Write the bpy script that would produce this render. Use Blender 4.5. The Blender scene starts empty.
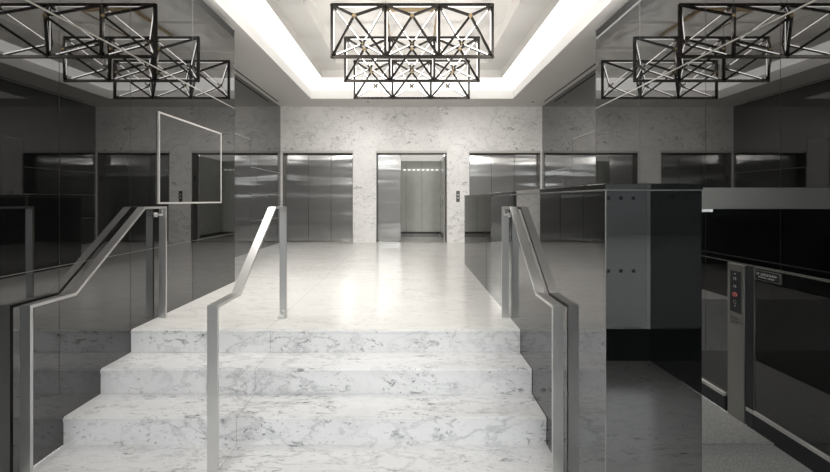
import bpy, bmesh, math, random
from mathutils import Vector, Matrix
random.seed(4)
sc = bpy.context.scene
C = sc.collection

# ------------------------------------------------------------------ camera
EYE = 1.5205                      # eye above the lower lobby floor
cam_d = bpy.data.cameras.new('camera'); cam = bpy.data.objects.new('camera', cam_d); C.objects.link(cam)
cam.location = (0, 0, EYE); cam.rotation_euler = (math.pi/2, 0, 0)
cam_d.sensor_width = 36; cam_d.lens = 392/830*36
cam_d.shift_x = 4.5/830; cam_d.shift_y = -36/830
cam_d.clip_start = .01
sc.camera = cam

# ------------------------------------------------------------------ world (overcast daylight), exposure
w = bpy.data.worlds.new('sky'); sc.world = w; w.use_nodes = True
bg = w.node_tree.nodes['Background']
bg.inputs[0].default_value = (.985, .985, 1.0, 1); bg.inputs[1].default_value = 2.7
sc.view_settings.view_transform = 'Standard'; sc.view_settings.look = 'None'
sc.view_settings.gamma = 1; sc.view_settings.use_curve_mapping = False
sc.view_settings.exposure = 1.04

COVE = .68          # radiance of the cove light
TUBE = 1.6          # radiance of the chandelier tubes

def downlight(p, aim, power, size=110, rad=.15, col=(1, .955, .90)):
    l = bpy.data.lights.new('downlight', 'SPOT'); l.energy = power; l.color = col
    l.spot_size = math.radians(size); l.spot_blend = 1; l.shadow_soft_size = rad
    o = bpy.data.objects.new('downlight', l); C.objects.link(o); o.location = p
    o.rotation_euler = (Vector(aim)-Vector(p)).to_track_quat('-Z', 'Y').to_euler()
for x in (-1.2, .05, 1.3):                      # recessed spots over the steps and along the soffit before the coffer
    downlight((x, 1.6, 3.70), (x*.7, 2.4, 0), 42)
for x in (-1.84, 1.90):                         # unseen fill lights added below the soffit before the coffer, to brighten the hall
    al = bpy.data.lights.new('hall_fill', 'AREA'); al.shape = 'RECTANGLE'; al.size = .7; al.size_y = .9
    al.energy = 50; al.color = (1, .965, .92); al.spread = math.radians(150)
    ao = bpy.data.objects.new('hall_fill', al); C.objects.link(ao); ao.location = (x, 3.5, 3.60)
    ao.rotation_euler = (Vector((x*.2, 8.0, .4))-ao.location).to_track_quat('-Z', 'Y').to_euler()

# ------------------------------------------------------------------ materials
def new_mat(name):
    m = bpy.data.materials.new(name); m.use_nodes = True
    return m, m.node_tree.nodes, m.node_tree.links, m.node_tree.nodes['Principled BSDF']

def plain(name, col, rough=.5, metal=0, ior=1.45, noise=0, nscale=20):
    m, N, L, b = new_mat(name)
    b.inputs['Base Color'].default_value = (*col, 1); b.inputs['Roughness'].default_value = rough
    b.inputs['Metallic'].default_value = metal; b.inputs['IOR'].default_value = ior
    if noise:
        g = N.new('ShaderNodeNewGeometry'); n = N.new('ShaderNodeTexNoise'); n.inputs['Scale'].default_value = nscale
        n.inputs['Detail'].default_value = 5
        mx = N.new('ShaderNodeMix'); mx.data_type = 'RGBA'
        L.new(g.outputs['Position'], n.inputs['Vector']); L.new(n.outputs['Fac'], mx.inputs['Factor'])
        mx.inputs[6].default_value = (*[c*(1-noise) for c in col], 1); mx.inputs[7].default_value = (*[min(1, c*(1+noise)) for c in col], 1)
        L.new(mx.outputs[2], b.inputs['Base Color'])
    return m

def emit(name, col, s):
    m, N, L, b = new_mat(name)
    b.inputs['Base Color'].default_value = (.8, .8, .8, 1)
    b.inputs['Emission Color'].default_value = (*col, 1); b.inputs['Emission Strength'].default_value = s
    return m

def ramp(N, pts):
    r = N.new('ShaderNodeValToRGB'); e = r.color_ramp.elements
    while len(e) < len(pts): e.new(.5)
    for el, (p, v) in zip(e, pts):
        el.position = p; el.color = (v, v, v, 1)
    return r

def marble(name, rough, base=(.80, .795, .785), vein=.55, fleck=.6, rot=(.5, .6, .9), joint=None, ior=1.5):
    m, N, L, b = new_mat(name)
    g = N.new('ShaderNodeNewGeometry')
    mp = N.new('ShaderNodeMapping'); mp.inputs['Rotation'].default_value = rot; mp.inputs['Scale'].default_value = (1, 2.6, 1.5)
    L.new(g.outputs['Position'], mp.inputs['Vector'])
    def noise(scale, detail, dist, vec):
        n = N.new('ShaderNodeTexNoise'); n.inputs['Scale'].default_value = scale; n.inputs['Detail'].default_value = detail
        n.inputs['Distortion'].default_value = dist; n.inputs['Roughness'].default_value = .6
        L.new(vec, n.inputs['Vector']); return n.outputs['Fac']
    def math_(op, a, bb=None):
        n = N.new('ShaderNodeMath'); n.operation = op
        for i, v in enumerate((a, bb)):
            if v is None: continue
            if isinstance(v, (int, float)): n.inputs[i].default_value = v
            else: L.new(v, n.inputs[i])
        return n.outputs[0]
    P = mp.outputs[0]
    cloud = ramp(N, [(.35, .0), (.7, 1)]); L.new(noise(1.6, 8, .6, P), cloud.inputs[0])
    v1 = math_('ABSOLUTE', math_('SUBTRACT', noise(2.6, 10, .45, P), .5))
    vr = ramp(N, [(.0, 1), (.012, .5), (.04, 0)]); L.new(v1, vr.inputs[0])
    patch = ramp(N, [(.38, .1), (.58, 1)]); L.new(noise(1.1, 3, .3, g.outputs['Position']), patch.inputs[0])
    veins = math_('MULTIPLY', vr.outputs[0], patch.outputs[0])
    fl = ramp(N, [(.57, 0), (.66, 1)]); L.new(noise(12, 7, .7, P), fl.inputs[0])
    fl2 = ramp(N, [(.60, 0), (.68, 1)]); L.new(noise(34, 4, .6, P), fl2.inputs[0])
    patch2 = ramp(N, [(.40, .12), (.62, 1)]); L.new(noise(2.3, 3, .2, P), patch2.inputs[0])
    flk = math_('MULTIPLY', math_('MAXIMUM', fl.outputs[0], fl2.outputs[0]), patch2.outputs[0])
    dark = math_('ADD', math_('MULTIPLY', veins, vein), math_('MULTIPLY', flk, fleck))
    dark = math_('ADD', dark, math_('MULTIPLY', cloud.outputs[0], .09))
    if joint is not None:
        sep = N.new('ShaderNodeSeparateXYZ'); L.new(g.outputs['Position'], sep.inputs[0])
        j = math_('LESS_THAN', math_('ABSOLUTE', math_('SUBTRACT', sep.outputs[0], joint)), .0022)
        dark = math_('ADD', dark, math_('MULTIPLY', j, .4))
    dark = math_('MINIMUM', dark, 1)
    mx = N.new('ShaderNodeMix'); mx.data_type = 'RGBA'; L.new(dark, mx.inputs['Factor'])
    mx.inputs[6].default_value = (*base, 1); mx.inputs[7].default_value = (.17, .175, .18, 1)
    L.new(mx.outputs[2], b.inputs['Base Color'])
    b.inputs['Roughness'].default_value = rough; b.inputs['IOR'].default_value = ior
    return m

def black_gloss(name, ior=1.75, rough=.02, col=(.004, .0045, .0045), veined=.0):
    m, N, L, b = new_mat(name)
    b.inputs['Roughness'].default_value = rough; b.inputs['IOR'].default_value = ior
    g = N.new('ShaderNodeNewGeometry'); mp = N.new('ShaderNodeMapping'); mp.inputs['Scale'].default_value = (1, .5, 3)
    L.new(g.outputs['Position'], mp.inputs['Vector'])
    n = N.new('ShaderNodeTexNoise'); n.inputs['Scale'].default_value = 1.6; n.inputs['Detail'].default_value = 8; n.inputs['Distortion'].default_value = 1.2
    L.new(mp.outputs[0], n.inputs['Vector'])
    r = ramp(N, [(.5, 0), (.8, 1)]); L.new(n.outputs['Fac'], r.inputs[0])
    mx = N.new('ShaderNodeMix'); mx.data_type = 'RGBA'; L.new(r.outputs[0], mx.inputs['Factor'])
    mx.inputs[6].default_value = (*col, 1); mx.inputs[7].default_value = (*[c*(1+veined) for c in col], 1)
    L.new(mx.outputs[2], b.inputs['Base Color'])
    return m

def brushed(name, col, rough, bump=0, scale=(1, 1, 1), bdist=.02, aniso=0):
    m, N, L, b = new_mat(name)
    b.inputs['Base Color'].default_value = (*col, 1); b.inputs['Metallic'].default_value = 1; b.inputs['Roughness'].default_value = rough
    g = N.new('ShaderNodeNewGeometry'); mp = N.new('ShaderNodeMapping'); L.new(g.outputs['Position'], mp.inputs['Vector'])
    f = N.new('ShaderNodeTexNoise'); f.inputs['Scale'].default_value = 1; f.inputs['Detail'].default_value = 3
    mp.inputs['Scale'].default_value = (220, 220, 6); L.new(mp.outputs[0], f.inputs['Vector'])
    mr = N.new('ShaderNodeMapRange'); mr.inputs[3].default_value = rough*.85; mr.inputs[4].default_value = rough*1.2
    L.new(f.outputs['Fac'], mr.inputs[0]); L.new(mr.outputs[0], b.inputs['Roughness'])
    if aniso:
        tg = N.new('ShaderNodeTangent'); tg.direction_type = 'RADIAL'; tg.axis = 'Z'
        L.new(tg.outputs[0], b.inputs['Tangent']); b.inputs['Anisotropic'].default_value = aniso
    if bump:
        m2 = N.new('ShaderNodeMapping'); m2.inputs['Scale'].default_value = scale; L.new(g.outputs['Position'], m2.inputs['Vector'])
        n = N.new('ShaderNodeTexNoise'); n.inputs['Scale'].default_value = 1; n.inputs['Detail'].default_value = .5
        L.new(m2.outputs[0], n.inputs['Vector'])
        bp = N.new('ShaderNodeBump'); bp.inputs['Strength'].default_value = bump; bp.inputs['Distance'].default_value = bdist
        L.new(n.outputs['Fac'], bp.inputs['Height']); L.new(bp.outputs[0], b.inputs['Normal'])
    return m

def thin_glass(name, tint=(1, 1, 1), ior=1.5):
    m, N, L, b = new_mat(name); N.remove(b)
    t = N.new('ShaderNodeBsdfTransparent'); t.inputs[0].default_value = (*tint, 1)
    gl = N.new('ShaderNodeBsdfGlossy'); gl.inputs['Roughness'].default_value = 0
    fr = N.new('ShaderNodeFresnel'); fr.inputs[0].default_value = ior
    mx = N.new('ShaderNodeMixShader'); L.new(fr.outputs[0], mx.inputs[0]); L.new(t.outputs[0], mx.inputs[1]); L.new(gl.outputs[0], mx.inputs[2])
    L.new(mx.outputs[0], N['Material Output'].inputs[0])
    return m

M = {}
M['floor'] = marble('polished white marble floor', .17, base=(.82, .805, .78), vein=.22, fleck=.30, rot=(.2, .3, .5), joint=-1.11, ior=1.38)
M['step'] = marble('veined white marble steps', .22, base=(.80, .795, .80), vein=.38, fleck=.80, joint=-1.08)
M['wallm'] = marble('white marble wall', .32, base=(.85, .84, .825), vein=.30, fleck=.75, rot=(.5, .9, .4))
M['black'] = black_gloss('black polished wall panel', 2.15, .015, veined=1.5)
M['lowblack'] = black_gloss('black polished half wall', 2.35, .012)
M['backblack'] = black_gloss('dark polished rear panel', 3.3, .03)
M['reveal'] = plain('matt black reveal', (.008, .008, .008), .7)
M['plaster'] = plain('warm white plaster', (.74, .725, .70), .75, noise=.02, nscale=3)
M['cove'] = emit('cove light diffuser', (1, .975, .94), COVE)
M['tube'] = emit('light tube', (1, .965, .92), TUBE)
M['bronze'] = plain('dark bronze metal', (.055, .05, .045), .38, .9, noise=.1)
M['brass'] = plain('aged brass', (.55, .42, .25), .3, 1)
M['rail'] = plain('brushed stainless rail', (.68, .675, .665), .42, 1)
M['lift'] = brushed('stainless elevator doors', (.46, .46, .455), .15, .30, (.55, 1, 4.6), .05, .9)
_n, _l = M['lift'].node_tree.nodes, M['lift'].node_tree.links      # a broad satin lobe under the brushed one
_g = _n.new('ShaderNodeBsdfPrincipled'); _g.inputs['Base Color'].default_value = (.40, .395, .385, 1); _g.inputs['Metallic'].default_value = 1; _g.inputs['Roughness'].default_value = .5
_x = _n.new('ShaderNodeMixShader'); _x.inputs[0].default_value = .38
_l.new(_n['Principled BSDF'].outputs[0], _x.inputs[1]); _l.new(_g.outputs[0], _x.inputs[2]); _l.new(_x.outputs[0], _n['Material Output'].inputs[0])
M['jamb'] = plain('stainless door surround', (.17, .165, .155), .45, .3)
M['pale'] = plain('pale metal trim', (.60, .585, .56), .45, .1)
M['strip'] = plain('bright joint strip', (.50, .49, .46), .3, .8)
M['dullstrip'] = plain('dull joint strip', (.28, .275, .26), .4, .8)
M['dimstrip'] = plain('dark joint line', (.05, .05, .05), .3, .5)
M['steelpost'] = brushed('satin stainless', (.46, .455, .425), .38)
M['darkplate'] = plain('dark grey plate', (.05, .05, .055), .35, .4)
M['white'] = plain('white marking', (.75, .75, .75), .5)
M['red'] = plain('red button plastic', (.45, .12, .10), .35)
M['carpet'] = plain('grey loop carpet', (.24, .24, .235), .95, noise=.8, nscale=120)
M['cabwall'] = plain('grey green cab panelling', (.50, .505, .475), .12, .0, 1.5, noise=.12, nscale=6)
M['cabreflect'] = emit('glowing cab reflection', (1, .98, .94), .55)  # emission stands in for lights reflected in the cab's back wall
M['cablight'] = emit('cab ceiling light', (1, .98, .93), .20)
M['glass'] = thin_glass('window glass', (.96, .98, .97))
M['glassd'] = thin_glass('grey glass', (.45, .47, .46), 1.55)
M['paving'] = plain('concrete paving', (.06, .06, .06), .85, noise=.2, nscale=8)
M['facade'] = plain('grey street facade', (.07, .07, .072), .8, noise=.3, nscale=.6)
M['sticker'] = thin_glass('grey film', (.55, .55, .55))
M['callplate'] = plain('dark steel call plate', (.10, .10, .10), .35, .5)
M['plate'] = plain('engraved grey plate', (.24, .235, .22), .4, .3)
M['mullion'] = plain('dark window frame', (.03, .03, .03), .4, .6)

# ------------------------------------------------------------------ helpers
def box_bm(bm, x0, x1, y0, y1, z0, z1, bevel=0):
    r = bmesh.ops.create_cube(bm, size=1)
    vs = r['verts']
    for v in vs:
        v.co = Vector(((x0+x1)/2 + v.co.x*(x1-x0), (y0+y1)/2 + v.co.y*(y1-y0), (z0+z1)/2 + v.co.z*(z1-z0)))
    if bevel:
        es = list({e for v in vs for e in v.link_edges})
        bmesh.ops.bevel(bm, geom=es, offset=bevel, segments=2, affect='EDGES', profile=.5)

def link(name, bm, mat, parent=None, origin=None, smooth=False):
    me = bpy.data.meshes.new(name)
    bmesh.ops.recalc_face_normals(bm, faces=bm.faces[:])
    if origin is None:
        origin = parent.location if parent else Vector((0, 0, 0))
    bmesh.ops.translate(bm, vec=-Vector(origin), verts=bm.verts[:])
    bm.to_mesh(me); bm.free()
    me.materials.append(mat)
    o = bpy.data.objects.new(name, me); C.objects.link(o)
    if smooth:
        for p in me.polygons: p.use_smooth = True
    return o, Vector(origin)

WORLD = {}     # name -> world origin of an object, so that children keep world coordinates
def put(name, bm, mat, parent=None, smooth=False, origin=None):
    """link a mesh given in world coordinates; a child keeps its place under its parent"""
    if parent is None:
        o, org = link(name, bm, mat, None, origin or (0, 0, 0), smooth)
        o.location = org; WORLD[o.name] = org
    else:
        pw = WORLD[parent.name]
        o, org = link(name, bm, mat, parent, pw, smooth)
        o.parent = parent; WORLD[o.name] = pw
    return o

def box(name, mat, x0, x1, y0, y1, z0, z1, parent=None, bevel=0, base=True):
    bm = bmesh.new(); box_bm(bm, x0, x1, y0, y1, z0, z1, bevel)
    org = ((x0+x1)/2, (y0+y1)/2, min(z0, z1)) if parent is None else None
    return put(name, bm, mat, parent, False, org)

def thing(name, label, cat, loc, group=None):
    o = bpy.data.objects.new(name, None); C.objects.link(o); o.location = loc; o.empty_display_size = .1
    WORLD[o.name] = Vector(loc)
    return tag(o, label, cat, group)

def tag(o, label, cat, group=None):
    o['label'] = label; o['category'] = cat
    if group: o['group'] = group
    return o

def struct(o):
    o['kind'] = 'structure'; return o

def prism(bm, pts, z0, z1):
    lo = [bm.verts.new((x, y, z0)) for x, y in pts]; hi = [bm.verts.new((x, y, z1)) for x, y in pts]
    bm.faces.new(lo[::-1]); bm.faces.new(hi)
    for i in range(len(pts)):
        j = (i+1) % len(pts); bm.faces.new((lo[i], lo[j], hi[j], hi[i]))

def cyl_bm(bm, p, q, r, n=12, r2=None):
    p, q = Vector(p), Vector(q); d = q-p
    mt = Matrix.Translation((p+q)/2) @ d.to_track_quat('Z', 'Y').to_matrix().to_4x4()
    bmesh.ops.create_cone(bm, cap_ends=True, segments=n, radius1=r, radius2=r if r2 is None else r2, depth=d.length, matrix=mt)

def bar_bm(bm, p, q, wd, ht, up):
    p, q = Vector(p), Vector(q); d = (q-p).normalized()
    u = (Vector(up) - d*Vector(up).dot(d)).normalized(); s = d.cross(u)
    vs = []
    for c in (p, q):
        for a, b_ in ((-1, -1), (1, -1), (1, 1), (-1, 1)):
            vs.append(bm.verts.new(c + s*a*wd/2 + u*b_*ht/2))
    for f in ((3, 2, 1, 0), (4, 5, 6, 7), (0, 1, 5, 4), (1, 2, 6, 5), (2, 3, 7, 6), (3, 0, 4, 7)):
        bm.faces.new([vs[i] for i in f])

# ------------------------------------------------------------------ key planes
XL, XR = -2.155, 2.27            # glossy side walls of the front part
BL, BR = -3.06, 3.10             # side walls of the elevator hall
YF, YW, YB = -.31, 4.80, 9.224   # entrance front, end of the side walls, elevator wall
LAND = EYE - 1.0                 # landing level
CEIL = EYE + 2.198
XH0, XH1, YH0, YH1 = .846, 1.265, 1.70, 6.14     # half wall round the lift
HTOP = EYE + .072

# ------------------------------------------------------------------ floors, steps
struct(box('floor', M['step'], XL, XR, YF, 3.97, -.2, -.0005))
bm = bmesh.new()
prism(bm, [(XL, 3.025), (XH0, 3.025), (XH0, YH1), (XH1, YH1), (XH1, 3.95), (XR, 3.95), (XR, YW), (BR, YW), (BR, YB), (BL, YB), (BL, YW), (XL, YW)], 0, LAND)
es = [e for e in bm.edges if all(abs(v.co.y-3.025) < 1e-4 and abs(v.co.z-LAND) < 1e-4 for v in e.verts)]
bmesh.ops.bevel(bm, geom=es, offset=.006, segments=2, affect='EDGES')
struct(put('floor', bm, M['floor']))
RISE = LAND/3
st = thing('marble_steps', 'veined white marble steps climbing from the lobby to the elevator landing', 'steps', (0, 2.43, 0))
ys = [2.429, 2.721, 3.025]
for k in range(3):
    z1 = RISE*(k+1)
    if k < 2:
        box('riser', M['step'], XL+.001, XH0-.003, ys[k]+.004, ys[k]+.03, RISE*k, z1-.032, st)
        bm = bmesh.new(); box_bm(bm, XL+.001, XH0-.003, ys[k], ys[k+1]+.003, z1-.03, z1)
        e2 = [e for e in bm.edges if all(abs(v.co.y-ys[k]) < 1e-4 and v.co.z > z1-.001 for v in e.verts)]
        bmesh.ops.bevel(bm, geom=e2, offset=.008, segments=3, affect='EDGES')
        put('tread', bm, M['step'], st)
    else:
        box('riser', M['step'], XL+.001, XH0-.003, ys[k]-.004, ys[k]-.0005, RISE*k, z1-.028, st)
        box('nosing', M['step'], XL+.001, XH0-.003, ys[k]-.008, ys[k]-.0005, z1-.026, z1-.006, st, .002)

# ------------------------------------------------------------------ side walls of the front part
def side_wall(name, xf, xb, s):
    """xf face towards the room, xb behind it; s = +1 when the room lies at larger x"""
    wl = struct(box(name, M['black'], min(xf, xb), max(xf, xb), YF, YW, 0, EYE+1.984))
    a, b_ = sorted((xf - s*.012, xb))
    box('reveal', M['reveal'], a, b_, YF, YW-.004, EYE+1.984, EYE+2.083, wl)
    e0, e1 = sorted((xf - s*.004, xf + s*.0015))
    for h, t, m in ((1.121, .011, 'strip'), (-.405, .004, 'dullstrip')):
        if s < 0 and h < 0:
            box('joint_strip', M['strip'], e0, e1, 1.0, YW, EYE-.436, EYE-.432, wl)
            box('joint_strip', M['dimstrip'], e0, e1, 1.0, YW, EYE-.398, EYE-.390, wl)
        else:
            box('joint_strip', M[m], e0, e1, YF, YW, EYE+h-t/2, EYE+h+t/2, wl)
    e0, e1 = sorted((xf - s*.004, xf + s*.0008))
    for y in (.6, 1.5, 2.405, 3.015, 3.88):
        box('joint_line', M['dimstrip'], e0, e1, y-.0012, y+.0012, .0 if y < 2.4 else .36, EYE+1.984, wl)
    e0, e1 = sorted((xf - s*.02, xf + s*.001))
    box('end_trim', M['dimstrip'], e0, e1, YW-.004, YW+.003, LAND, EYE+2.083, wl)
    return wl
wl = side_wall('wall_left', XL, BL, 1)
wr = side_wall('wall_right', XR, BR, -1)

# walls of the elevator hall
for name, x0, x1, s in (('wall_left', BL-.12, BL, 1), ('wall_right', BR, BR+.12, -1)):
    wb = struct(box(name, M['backblack'], x0, x1, YF, YB, 0, CEIL))
    xf = x1 if s > 0 else x0
    e0, e1 = sorted((xf - s*.004, xf + s*.002)); YP = 392*3.06/159.7
    box('joint_strip', M['strip'], e0, e1, YW, YP, EYE+1.155, EYE+1.168, wb)
    box('joint_strip', M['dimstrip'], e0, e1, YP-.003, YP+.003, LAND, EYE+1.162, wb)
    for h in (.635, .115, -.41):
        box('joint_strip', M['strip'], e0, e1, YP, YB-.002, EYE+h-.006, EYE+h+.006, wb)

# ------------------------------------------------------------------ elevator wall with three openings
DT = EYE + 1.112                               # head of the openings
OPEN = [(-3.005, -1.355), (-.805, .855), (1.385, 3.05)]
xs = [BL] + [v for o in OPEN for v in o] + [BR]; zs = [LAND, DT, CEIL]
bm = bmesh.new()
grid = {}
def gv(x, z):
    if (x, z) not in grid: grid[(x, z)] = bm.verts.new((x, YB, z))
    return grid[(x, z)]
for i in range(len(xs)-1):
    for j in range(2):
        if j == 0 and i in (1, 3, 5): continue
        bm.faces.new((gv(xs[i], zs[j]), gv(xs[i+1], zs[j]), gv(xs[i+1], zs[j+1]), gv(xs[i], zs[j+1])))
r = bmesh.ops.extrude_face_region(bm, geom=bm.faces[:])
bmesh.ops.translate(bm, vec=(0, .24, 0), verts=[g for g in r['geom'] if isinstance(g, bmesh.types.BMVert)])
struct(put('wall_back', bm, M['wallm']))

def elevator(x0, x1, label, mode):
    t = thing('elevator', label, 'elevator', ((x0+x1)/2, YB, LAND), 'elevators in the marble wall')
    yd = YB + .20
    bm = bmesh.new()                            # surround lining the opening: one U-shaped mesh
    th = .012
    pts = [(x0, LAND), (x0, DT), (x1, DT), (x1, LAND), (x1-th, LAND), (x1-th, DT-th), (x0+th, DT-th), (x0+th, LAND)]
    lo = [bm.verts.new((x, YB-.006, z)) for x, z in pts]; hi = [bm.verts.new((x, yd+.03, z)) for x, z in pts]
    for q in ((0, 1, 6, 7), (1, 2, 5, 6), (2, 3, 4, 5)):
        bm.faces.new([lo[i] for i in q]); bm.faces.new([hi[i] for i in q[::-1]])
    for i in range(8):
        j = (i+1) % 8; bm.faces.new((lo[i], hi[i], hi[j], lo[j]))
    put('door_surround', bm, M['jamb'], t)
    box('header_trim', M['pale'], x0-.012, x1+.012, YB-.012, YB-.001, DT-.002, DT+.05, t, .003)
    box('sill', M['steelpost'], x0+.013, x1-.013, YB+.002, yd+.03, LAND-.02, LAND+.003, t)
    a, b_ = x0+th+.002, x1-th-.002; n = (b_-a)/3
    zt = DT - th - .006
    if mode != 'open':
        offs = (0, .014, .028) if mode == 'left' else (.028, .014, 0)
        for k in range(3):
            box('door_panel', M['lift'], a+n*k+.003, a+n*(k+1)-.003, yd-.02+offs[k], yd-.009+offs[k], LAND+.006, zt, t, .002)
        box('backing', M['reveal'], x0-.03, x1+.03, YB+.242, YB+.25, LAND-.02, DT+.05, t)
    else:
        for k, off in enumerate((0, .016, .032)):   # three panels telescoped at the left
            box('door_panel', M['lift'], a+.003+.004*k, a+n+.012-.003*k, yd-.03+off, yd-.02+off, LAND+.006, zt, t, .002)
    px = x0+th if mode == 'left' else x1-th
    s = 1 if mode == 'left' else -1
    p0, p1 = sorted((px, px + s*.006))
    box('floor_plate', M['darkplate'], p0, p1, YB+.06, YB+.13, LAND+1.44, LAND+1.58, t)
    return t
elevator(*OPEN[0], 'closed stainless three-panel elevator left of the open one', 'left')
eo = elevator(*OPEN[1], 'middle stainless elevator with its door standing open onto a lit cab', 'open')
elevator(*OPEN[2], 'closed stainless elevator behind the black half wall on the right', 'right')
# the cab behind the open door
cy0, cy1, cx0, cx1, cz = YB+.242, 10.66, -.95, .80, EYE+1.06
box('cab_back_wall', M['cabwall'], cx0, cx1, cy1, cy1+.03, LAND, cz, eo)
box('cab_side_wall', M['cabwall'], cx1, cx1+.03, cy0, cy1, LAND, cz, eo)
box('cab_side_wall', M['cabwall'], cx0-.03, cx0, cy0, cy1, LAND, cz, eo)
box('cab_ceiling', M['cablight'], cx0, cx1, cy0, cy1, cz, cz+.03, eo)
box('cab_floor', M['floor'], cx0, cx1, cy0, cy1, LAND-.03, LAND, eo)
box('cab_baseboard', M['darkplate'], cx0+.001, cx1-.001, cy1-.02, cy1-.001, LAND+.085, LAND+.14, eo)
box('cab_baseboard', M['darkplate'], cx1-.02, cx1-.001, cy0+.02, cy1-.021, LAND+.085, LAND+.14, eo)
box('cab_header', M['jamb'], cx0, cx1+.08, cy0, cy0+.02, cz+.031, DT+.06, eo)
box('cab_return', M['jamb'], cx1+.031, cx1+.12, cy0, cy0+.02, LAND-.02, cz+.03, eo)
for x in (-.55, -.12, .31):
    box('cab_panel_joint', M['darkplate'], x-.003, x+.003, cy1-.004, cy1-.0005, LAND+.15, cz, eo)
box('cab_skirting', M['plate'], cx0+.001, cx1-.021, cy1-.016, cy1-.001, LAND+.001, LAND+.084, eo)
for k in range(8):                             # row of reflected lights, built as glowing pieces on the cab's back wall
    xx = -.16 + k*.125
    box('cab_reflection', M['cabreflect'], xx-.035, xx+.035, cy1-.012, cy1-.0005, EYE+.805, EYE+.83, eo)

# call button plate on the marble pier
cp = thing('call_button_plate', 'small stainless call button plate on the marble between elevators', 'call button', (1.115, YB, EYE-.045))
box('face_plate', M['callplate'], 1.075, 1.158, YB-.012, YB-.0005, EYE-.045, EYE+.215, cp, .003)
for z in (.125, .05):
    bm = bmesh.new(); cyl_bm(bm, (1.116, YB-.018, EYE+z), (1.116, YB-.0115, EYE+z), .016, 16); put('button', bm, M['white'], cp)

# ------------------------------------------------------------------ ceiling with lit coffer
rings = [(BL, BR, YF, YB, CEIL), (-2.158, 2.22, 4.05, 8.5, CEIL), (-2.158, 2.22, 4.05, 8.5, EYE+2.39),
         (-1.734, 1.787, 4.4, 7.67, EYE+2.39), (-1.734, 1.787, 4.4, 7.67, EYE+2.545), (-1.37, 1.41, 4.6, 7.30, EYE+2.545),
         (-1.37, 1.41, 4.6, 7.30, EYE+2.76)]
bm = bmesh.new(); rv = []
for x0, x1, y0, y1, z in rings:
    rv.append([bm.verts.new(p) for p in ((x0, y0, z), (x1, y0, z), (x1, y1, z), (x0, y1, z))])
for a, b_ in zip(rv, rv[1:]):
    for i in range(4):
        j = (i+1) % 4; bm.faces.new((a[i], a[j], b_[j], b_[i]))
bm.faces.new(rv[-1])
for f in bm.faces: f.normal_update()
ce = struct(put('ceiling', bm, M['plaster']))
# luminous diffuser band
bm = bmesh.new()
o0, i0, z = rings[2], rings[3], EYE+2.376
A = [bm.verts.new(p) for p in ((o0[0]+.004, o0[2]+.004, z), (o0[1]-.004, o0[2]+.004, z), (o0[1]-.004, o0[3]-.004, z), (o0[0]+.004, o0[3]-.004, z))]
B = [bm.verts.new(p) for p in ((i0[0], i0[2], z), (i0[1], i0[2], z), (i0[1], i0[3], z), (i0[0], i0[3], z))]
for i in range(4):
    j = (i+1) % 4; bm.faces.new((A[i], A[j], B[j], B[i]))
r = bmesh.ops.extrude_face_region(bm, geom=bm.faces[:])
bmesh.ops.translate(bm, vec=(0, 0, .010), verts=[g for g in r['geom'] if isinstance(g, bmesh.types.BMVert)])
tag(put('cove_light', bm, M['cove'], None, False, (0, 6.4, EYE+2.376)), 'glowing white light band running round the ceiling coffer', 'ceiling light')
# dark linear slots beside the hall walls
for x, lab in ((-2.955, 'dark linear air slot in the soffit by the left hall wall'), (2.985, 'dark linear air slot in the soffit by the right hall wall')):
    tag(box('air_slot', M['reveal'], x-.014, x+.014, 4.85, 8.74, CEIL-.004, CEIL+.002), lab, 'air slot', 'linear air slots')
for x, lab in ((-.95, 'tiny recessed ceiling spot behind the left of the chandelier'), (2.73, 'tiny recessed ceiling spot near the right hall wall')):
    t = thing('ceiling_spot', lab, 'spotlight', (x, 8.75, CEIL), 'ceiling spots')
    bm = bmesh.new(); cyl_bm(bm, (x, 8.75, CEIL-.008), (x, 8.75, CEIL), .055, 20); put('trim_ring', bm, M['plaster'], t)
    bm = bmesh.new(); cyl_bm(bm, (x, 8.75, CEIL-.011), (x, 8.75, CEIL-.0082), .032, 16); put('lens', bm, M['darkplate'], t)

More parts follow.
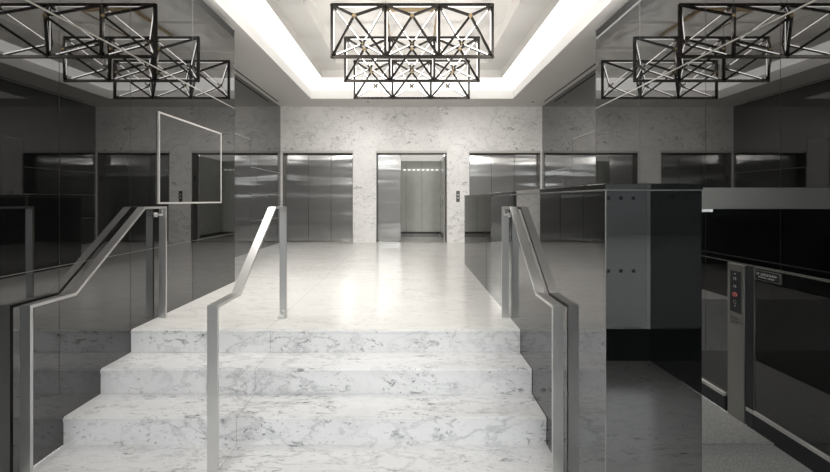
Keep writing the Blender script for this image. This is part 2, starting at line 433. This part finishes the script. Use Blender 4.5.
# ------------------------------------------------------------------ chandelier: three rows of three octahedra
U = .69
CX = .022
ch = thing('chandelier', 'large dark geometric chandelier of nine lit octahedra under the ceiling coffer', 'chandelier', (CX, 6.09, EYE+2.68*U))
Z0, Z1 = EYE+2.683*U, EYE+3.65*U
ZM = (Z0+Z1)/2; HD = .61*U
BT = .036
for ri, yb in enumerate((5.065, 6.09, 7.115)):
    fb = bmesh.new(); nodes = []
    row = None
    xsn = [CX + (i-1.5)*U for i in range(4)]
    # the row's lattice first as an object, so the tubes can hang on it
    jobs = []
    for i in range(3):
        cen = (CX+(i-1)*U, yb, ZM)
        for zz in (Z0, Z1): jobs.append(((xsn[i], yb, zz), (xsn[i+1], yb, zz), cen, BT))
        for ap, th in (((cen[0], yb-HD, ZM), .025), ((cen[0], yb+HD, ZM), .022)):
            for cx in (xsn[i], xsn[i+1]):
                for zz in (Z0, Z1): jobs.append(((cx, yb, zz), ap, cen, th))
            nodes.append(ap)
    for i in range(4):
        cen = (CX + (i-1.5)*U + (.3 if i < 2 else -.3), yb, ZM)
        jobs.append(((xsn[i], yb, Z0), (xsn[i], yb, Z1), cen, BT))
        nodes += [(xsn[i], yb, Z0), (xsn[i], yb, Z1)]
    for p, q, cen, th in jobs:
        P_, Q_ = Vector(p), Vector(q); d = (Q_-P_).normalized()
        bar_bm(fb, P_ + d*.015, Q_ - d*.015, th, th, Vector(cen)-(P_+Q_)/2)
    row = put('lattice_frame', fb, M['bronze'], ch)
    for p, q, cen, th in jobs:
        P_, Q_ = Vector(p), Vector(q); d = (Q_-P_).normalized()
        inw = (Vector(cen)-(P_+Q_)/2); inw = (inw - d*inw.dot(d)).normalized()
        bm = bmesh.new(); off = inw*(th/2+.002)
        cyl_bm(bm, P_ + d*.085 + off, Q_ - d*.085 + off, .0042 if th == BT else .0062, 8)
        put('light_tube', bm, M['tube'], row, True)
    for p in nodes:
        bm = bmesh.new()
        bmesh.ops.create_icosphere(bm, subdivisions=2, radius=.026, matrix=Matrix.Translation(p))
        put('connector', bm, M['brass' if abs(p[1]-yb) > .1 else 'bronze'], row, True)
    for x in (xsn[1], xsn[2]):
        bm = bmesh.new(); cyl_bm(bm, (x, yb, Z1), (x, yb, EYE+2.76), .004, 8); put('suspension_cable', bm, M['pale'], ch)
for yb in (5.065, 6.09, 7.115):                 # the fitting's upward glow onto the coffer
    for x in (CX-U, CX+U):
        l = bpy.data.lights.new('chandelier_uplight', 'SPOT'); l.energy = 8; l.color = (1, .96, .91)
        l.spot_size = math.radians(160); l.spot_blend = .7; l.shadow_soft_size = .06
        o = bpy.data.objects.new('chandelier_uplight', l); C.objects.link(o); o.location = (x, yb, Z0+.06); o.rotation_euler = (math.pi, 0, 0)
cpz = EYE+2.76
box('canopy_plate', M['plaster'], -.34, .385, 5.62, 6.56, cpz-.05, cpz, ch, .004)
bm = bmesh.new()
for x0, x1, y0, y1 in ((-.36, .405, 5.60, 5.63), (-.36, .405, 6.55, 6.58), (-.36, -.33, 5.63, 6.55), (.375, .405, 5.63, 6.55)):
    box_bm(bm, x0, x1, y0, y1, cpz-.056, cpz-.02)
bmesh.ops.remove_doubles(bm, verts=bm.verts[:], dist=1e-5)
put('canopy_rim', bm, M['brass'], ch)

# ------------------------------------------------------------------ half wall round the lift
hw = thing('half_wall', 'black polished half wall standing between the marble steps and the lift', 'half wall', ((XH0+XH1)/2, YH0, 0))
box('body', M['lowblack'], XH0, XH1, YH0, YH1, 0, HTOP-.030, hw, .003)
box('cap', M['lowblack'], XH0-.004, XH1+.002, YH0-.004, YH1, HTOP-.028, HTOP, hw, .003)
box('cap_line', M['dullstrip'], XH0-.0015, XH1, YH0-.0015, YH1, HTOP-.0305, HTOP-.0275, hw)
box('corner_trim', M['dullstrip'], XH0-.0012, XH0+.002, YH0-.0012, YH0+.003, 0, HTOP-.031, hw)
box('joint_line', M['dimstrip'], XH0-.001, XH0+.003, 4.385, 4.392, LAND, HTOP-.031, hw)

# ------------------------------------------------------------------ handrails
def handrail(xc, label, kind):
    t = thing('handrail', label, 'handrail', (xc, 2.13, 0), 'stainless stair handrails')
    T, W_ = .017, .057
    path = [(2.135, 0), (2.135, .946), (2.425, .946), (3.06, 1.466), (3.335, 1.466), (3.335, LAND)]
    n = len(path); off = [[], []]
    for i, (y, z) in enumerate(path):
        p = Vector((y, z))
        d0 = (p-Vector(path[i-1])).normalized() if i else None
        d1 = (Vector(path[i+1])-p).normalized() if i < n-1 else None
        dd0, dd1 = d0 or d1, d1 or d0
        n0, n1 = Vector((-dd0.y, dd0.x)), Vector((-dd1.y, dd1.x))
        m = (n0+n1).normalized(); k = 1/max(.2, m.dot(n0))
        off[0].append(p); off[1].append(p - m*k*T)
    def seg(i0, i1, nm):
        bm = bmesh.new(); rows = []
        for i in range(i0, i1+1):
            a, b_ = off[0][i], off[1][i]
            rows.append([bm.verts.new((xc+sx*W_/2, q.x, q.y)) for sx, q in ((-1, a), (1, a), (1, b_), (-1, b_))])
        for r0, r1 in zip(rows, rows[1:]):
            for k in range(4):
                bm.faces.new((r0[k], r0[(k+1) % 4], r1[(k+1) % 4], r1[k]))
        bm.faces.new(rows[0]); bm.faces.new(rows[-1][::-1])
        return put(nm, bm, M['rail'], t)
    seg(1, 4, 'rail'); seg(0, 1, 'post'); seg(4, 5, 'post')
    if kind == 'free':
        bm = bmesh.new(); cyl_bm(bm, (xc+.005, 3.300, LAND+.055), (xc+.005, 3.320, LAND+.055), .016, 14); put('bolt', bm, M['rail'], t, True)
        box('base_clip', M['rail'], xc-.035, xc+.02, 3.290, 3.3175, LAND, LAND+.03, t, .004)
    else:
        s = -1 if xc < 0 else 1
        xw = XL if xc < 0 else XH0
        zz = 1.466-.07
        bm = bmesh.new()
        cyl_bm(bm, (xc - s*.01, 3.300, zz), (xw - s*.001, 3.300, zz), .007, 10)
        cyl_bm(bm, (xw - s*.020, 3.300, zz), (xw - s*.001, 3.300, zz), .02, 16)
        cyl_bm(bm, (xc - s*.01, 3.300, zz-.01), (xc - s*.01, 3.300, 1.4495), .006, 10)
        put('wall_bracket', bm, M['rail'], t, True)
    return t
handrail(-2.10, 'stainless handrail close against the glossy black left wall', 'wall')
handrail(-1.08, 'freestanding stainless handrail crossing the steps away from any wall', 'free')
handrail(.804, 'stainless handrail running beside the black half wall', 'wall')

# ------------------------------------------------------------------ steel frame on the left wall
df = thing('wall_frame', 'thin bright steel frame with dark glass on the left black wall', 'frame', (XL, 3.9, EYE-.03))
fx0, fx1 = XL+.001, XL+.014
ya, yb2, za, zb, tw = 3.335, 4.445, EYE-.035, EYE+.757, .016
bm = bmesh.new()
outer = [(ya, za), (yb2, za), (yb2, zb), (ya, zb)]; inner = [(ya+tw, za+tw), (yb2-tw, za+tw), (yb2-tw, zb-tw), (ya+tw, zb-tw)]
vv = {}
for x in (fx0, fx1):
    for nm, ring in (('o', outer), ('i', inner)):
        for k, (y, z) in enumerate(ring): vv[(x, nm, k)] = bm.verts.new((x, y, z))
for k in range(4):
    j = (k+1) % 4
    bm.faces.new((vv[(fx1, 'o', k)], vv[(fx1, 'o', j)], vv[(fx1, 'i', j)], vv[(fx1, 'i', k)]))
    bm.faces.new((vv[(fx0, 'o', k)], vv[(fx0, 'i', k)], vv[(fx0, 'i', j)], vv[(fx0, 'o', j)]))
    bm.faces.new((vv[(fx0, 'o', k)], vv[(fx0, 'o', j)], vv[(fx1, 'o', j)], vv[(fx1, 'o', k)]))
    bm.faces.new((vv[(fx0, 'i', k)], vv[(fx1, 'i', k)], vv[(fx1, 'i', j)], vv[(fx0, 'i', j)]))
put('frame', bm, M['pale'], df)
box('glass_panel', M['lowblack'], fx0, XL+.010, ya+tw, yb2-tw, za+tw, zb-tw, df)

# ------------------------------------------------------------------ platform lift on the right wall
def yy(px): return 392*XR/(px-410.5)
po = thing('control_post', 'stainless control post with buttons on the right wall beside the lift door', 'control post', (XR, 2.74, 0))
px1 = XR-.022
box('body', M['steelpost'], px1, XR-.0005, 2.668, 2.807, 0, 1.08, po, .003)
fp = box('button_plate', M['darkplate'], px1-.004, px1+.002, 2.690, 2.780, .745, 1.031, po, .001)
yc = 2.735
for z, r_, m in ((1.011, .004, 'white'), (.976, .011, 'darkplate'), (.923, .011, 'darkplate'), (.868, .017, 'red'), (.817, .014, 'darkplate'), (.79, .004, 'white')):
    bm = bmesh.new(); cyl_bm(bm, (px1-.012 if m == 'red' else px1-.007, yc, z), (px1-.003, yc, z), r_, 18)
    b_ = put('button', bm, M[m], fp)
    if m == 'red': b_['label'] = 'red stop button'
    if m == 'darkplate':                        # pale ring round the push buttons
        bm = bmesh.new()
        for a in range(20):
            if z > .9 and 12 < a < 17: continue
            t0, t1 = a/20*2*math.pi, (a+1)/20*2*math.pi
            q = [bm.verts.new((px1-.0075, yc+math.cos(t)*rr, z+math.sin(t)*rr)) for t, rr in ((t0, r_), (t1, r_), (t1, r_*.66), (t0, r_*.66))]
            bm.faces.new(q)
        bmesh.ops.remove_doubles(bm, verts=bm.verts[:], dist=1e-5)
        if z > .85: put('button_ring', bm, M['white'], fp)
        else: put('key_ring', bm, M['steelpost'], fp)
tp = box('text_plate', M['plate'], px1-.003, px1+.002, 2.685, 2.782, .655, .725, po, .001)
def letters(parent, mat, x, y0, y1, z, h, seed, nm='lettering'):
    """rows of tiny raised strokes as in the unreadable small print of the photograph"""
    rnd = random.Random(seed); bm = bmesh.new(); y = y0
    sgn = -1 if y1 < y0 else 1
    while (y1-y)*sgn > h*.5:
        wd = h*rnd.uniform(.4, .75)
        if rnd.random() > .12:
            a, b_ = sorted((y, y+sgn*wd*.28)); box_bm(bm, x, x+.001, a, b_, z, z+h)
            a, b_ = sorted((y, y+sgn*wd*.8)); zz = z + h*rnd.choice((0, .4, .8)); box_bm(bm, x, x+.0012, a, b_, zz, zz+h*.22)
        y += sgn*(wd+h*.18)
    o = put(nm, bm, mat, parent); o['kind'] = 'stuff'; return o
letters(tp, M['reveal'], px1-.0042, 2.772, 2.695, .697, .013, 1)
letters(tp, M['reveal'], px1-.0042, 2.765, 2.695, .672, .013, 2)

ld = thing('lift_door', 'low dark glass lift door in the right wall below the joint line', 'lift door', (XR, 2.2, 0))
bm = bmesh.new(); dx0, dx1 = XR-.016, XR-.0005
box('jamb', M['darkplate'], XR-.02, XR-.0005, 2.594, 2.65, .02, 1.08, ld)
box('glass_panel', M['lowblack'], dx0+.004, dx1, 1.76, 2.588, .14, 1.075, ld)
box('frame_edge', M['steelpost'], dx0, dx1, 2.588, 2.593, .14, 1.08, ld)
box('frame_edge', M['steelpost'], dx0, dx1, 1.76, 2.588, 1.076, 1.082, ld)
box('kick_plate', M['darkplate'], dx0, dx1, 1.76, 2.645, .0, .112, ld)
for z in (.114, .127):
    box('sill_strip', M['pale'], dx0-.008, dx1, 1.76, 2.645, z, z+.008, ld)
sg = box('sign', M['reveal'], dx0-.002, dx0+.004, 2.41, 2.58, 1.008, 1.064, ld)
bm = bmesh.new()
for a in ((2.406, 2.584, 1.004, 1.008), (2.406, 2.584, 1.064, 1.068), (2.406, 2.410, 1.008, 1.064), (2.580, 2.584, 1.008, 1.064)):
    box_bm(bm, dx0-.003, dx0+.004, *a)
bmesh.ops.remove_doubles(bm, verts=bm.verts[:], dist=1e-5)
put('sign_border', bm, M['steelpost'], sg)
letters(sg, M['white'], dx0-.0035, 2.566, 2.425, 1.037, .014, 3)
letters(sg, M['white'], dx0-.0035, 2.553, 2.435, 1.021, .009, 5)
kp = thing('sill_rail', 'low dark kick plate with bright rails on the right wall left of the control post', 'kick plate', (XR, 3.3, 0))
box('kick_plate', M['darkplate'], dx0, dx1, 2.815, 3.93, .012, .112, kp)
for z in (.114, .127):
    box('sill_strip', M['pale'], dx0-.008, dx1, 2.815, 3.93, z, z+.008, kp)

po.location.y -= .026; ld.location.y -= .018

tag(box('lift_platform', M['carpet'], XH1+.004, XR-.019, 2.43, 3.93, .001, .012), 'grey carpeted lift platform floor between half wall and right wall', 'lift platform')
tag(box('floor_mat', M['carpet'], XH1+.004, XR-.03, 1.30, 2.42, .0005, .010), 'dark grey carpet mat on the lobby floor in front of the lift', 'mat')
lb = thing('lift_header', 'brushed steel lift header beam from the half wall to the right wall', 'beam', (1.77, 2.05, EYE-.047))
box('beam', M['steelpost'], XH1+.003, XR-.001, 2.03, 2.09, EYE-.047, EYE+.064, lb, .002)
box('latch', M['white'], 1.38, 1.567, 2.032, 2.06, EYE-.062, EYE-.0475, lb)
lg = thing('landing_gate', 'steel topped glass gate across the landing behind the half wall', 'gate', (2.2, YH1, LAND))
box('top_rail', M['steelpost'], XH1+.002, BR-.003, YH1-.06, YH1-.01, EYE-.14, EYE+.078, lg, .002)
box('glass_panel', M['glassd'], XH1+.02, BR-.02, YH1-.04, YH1-.03, LAND+.05, EYE-.14, lg)
box('bottom_rail', M['steelpost'], XH1+.002, BR-.003, YH1-.06, YH1-.01, LAND, LAND+.05, lg)

# ------------------------------------------------------------------ entrance front behind the eye, pavement
wf = struct(box('wall_front', M['mullion'], BL, BR, YF-.12, YF, 3.35, CEIL))
wi = struct(box('window_1', M['glass'], XL+.06, XR-.002, YF-.065, YF-.055, .30, 3.33))
box('frame', M['mullion'], XL, XR, YF-.10, YF, 0, .30, wi)
for x in (XL+.03, -.9, .75):
    box('mullion', M['mullion'], x-.03, x+.025, YF-.10, YF-.02, .30, 3.35, wi)
for z in (EYE, EYE-.70):
    for x in (1.90, 2.02, 2.14):
        box('sticker', M['sticker'], x-.017, x+.017, YF-.054, YF-.052, z, z+.034, wi)
struct(box('floor', M['paving'], -40, 40, -14, YF-.13, -.25, -.02))

# buildings across the street
t = struct(box('wall_street', M['facade'], -40, 40, -16, -14, -.25, 4.1))
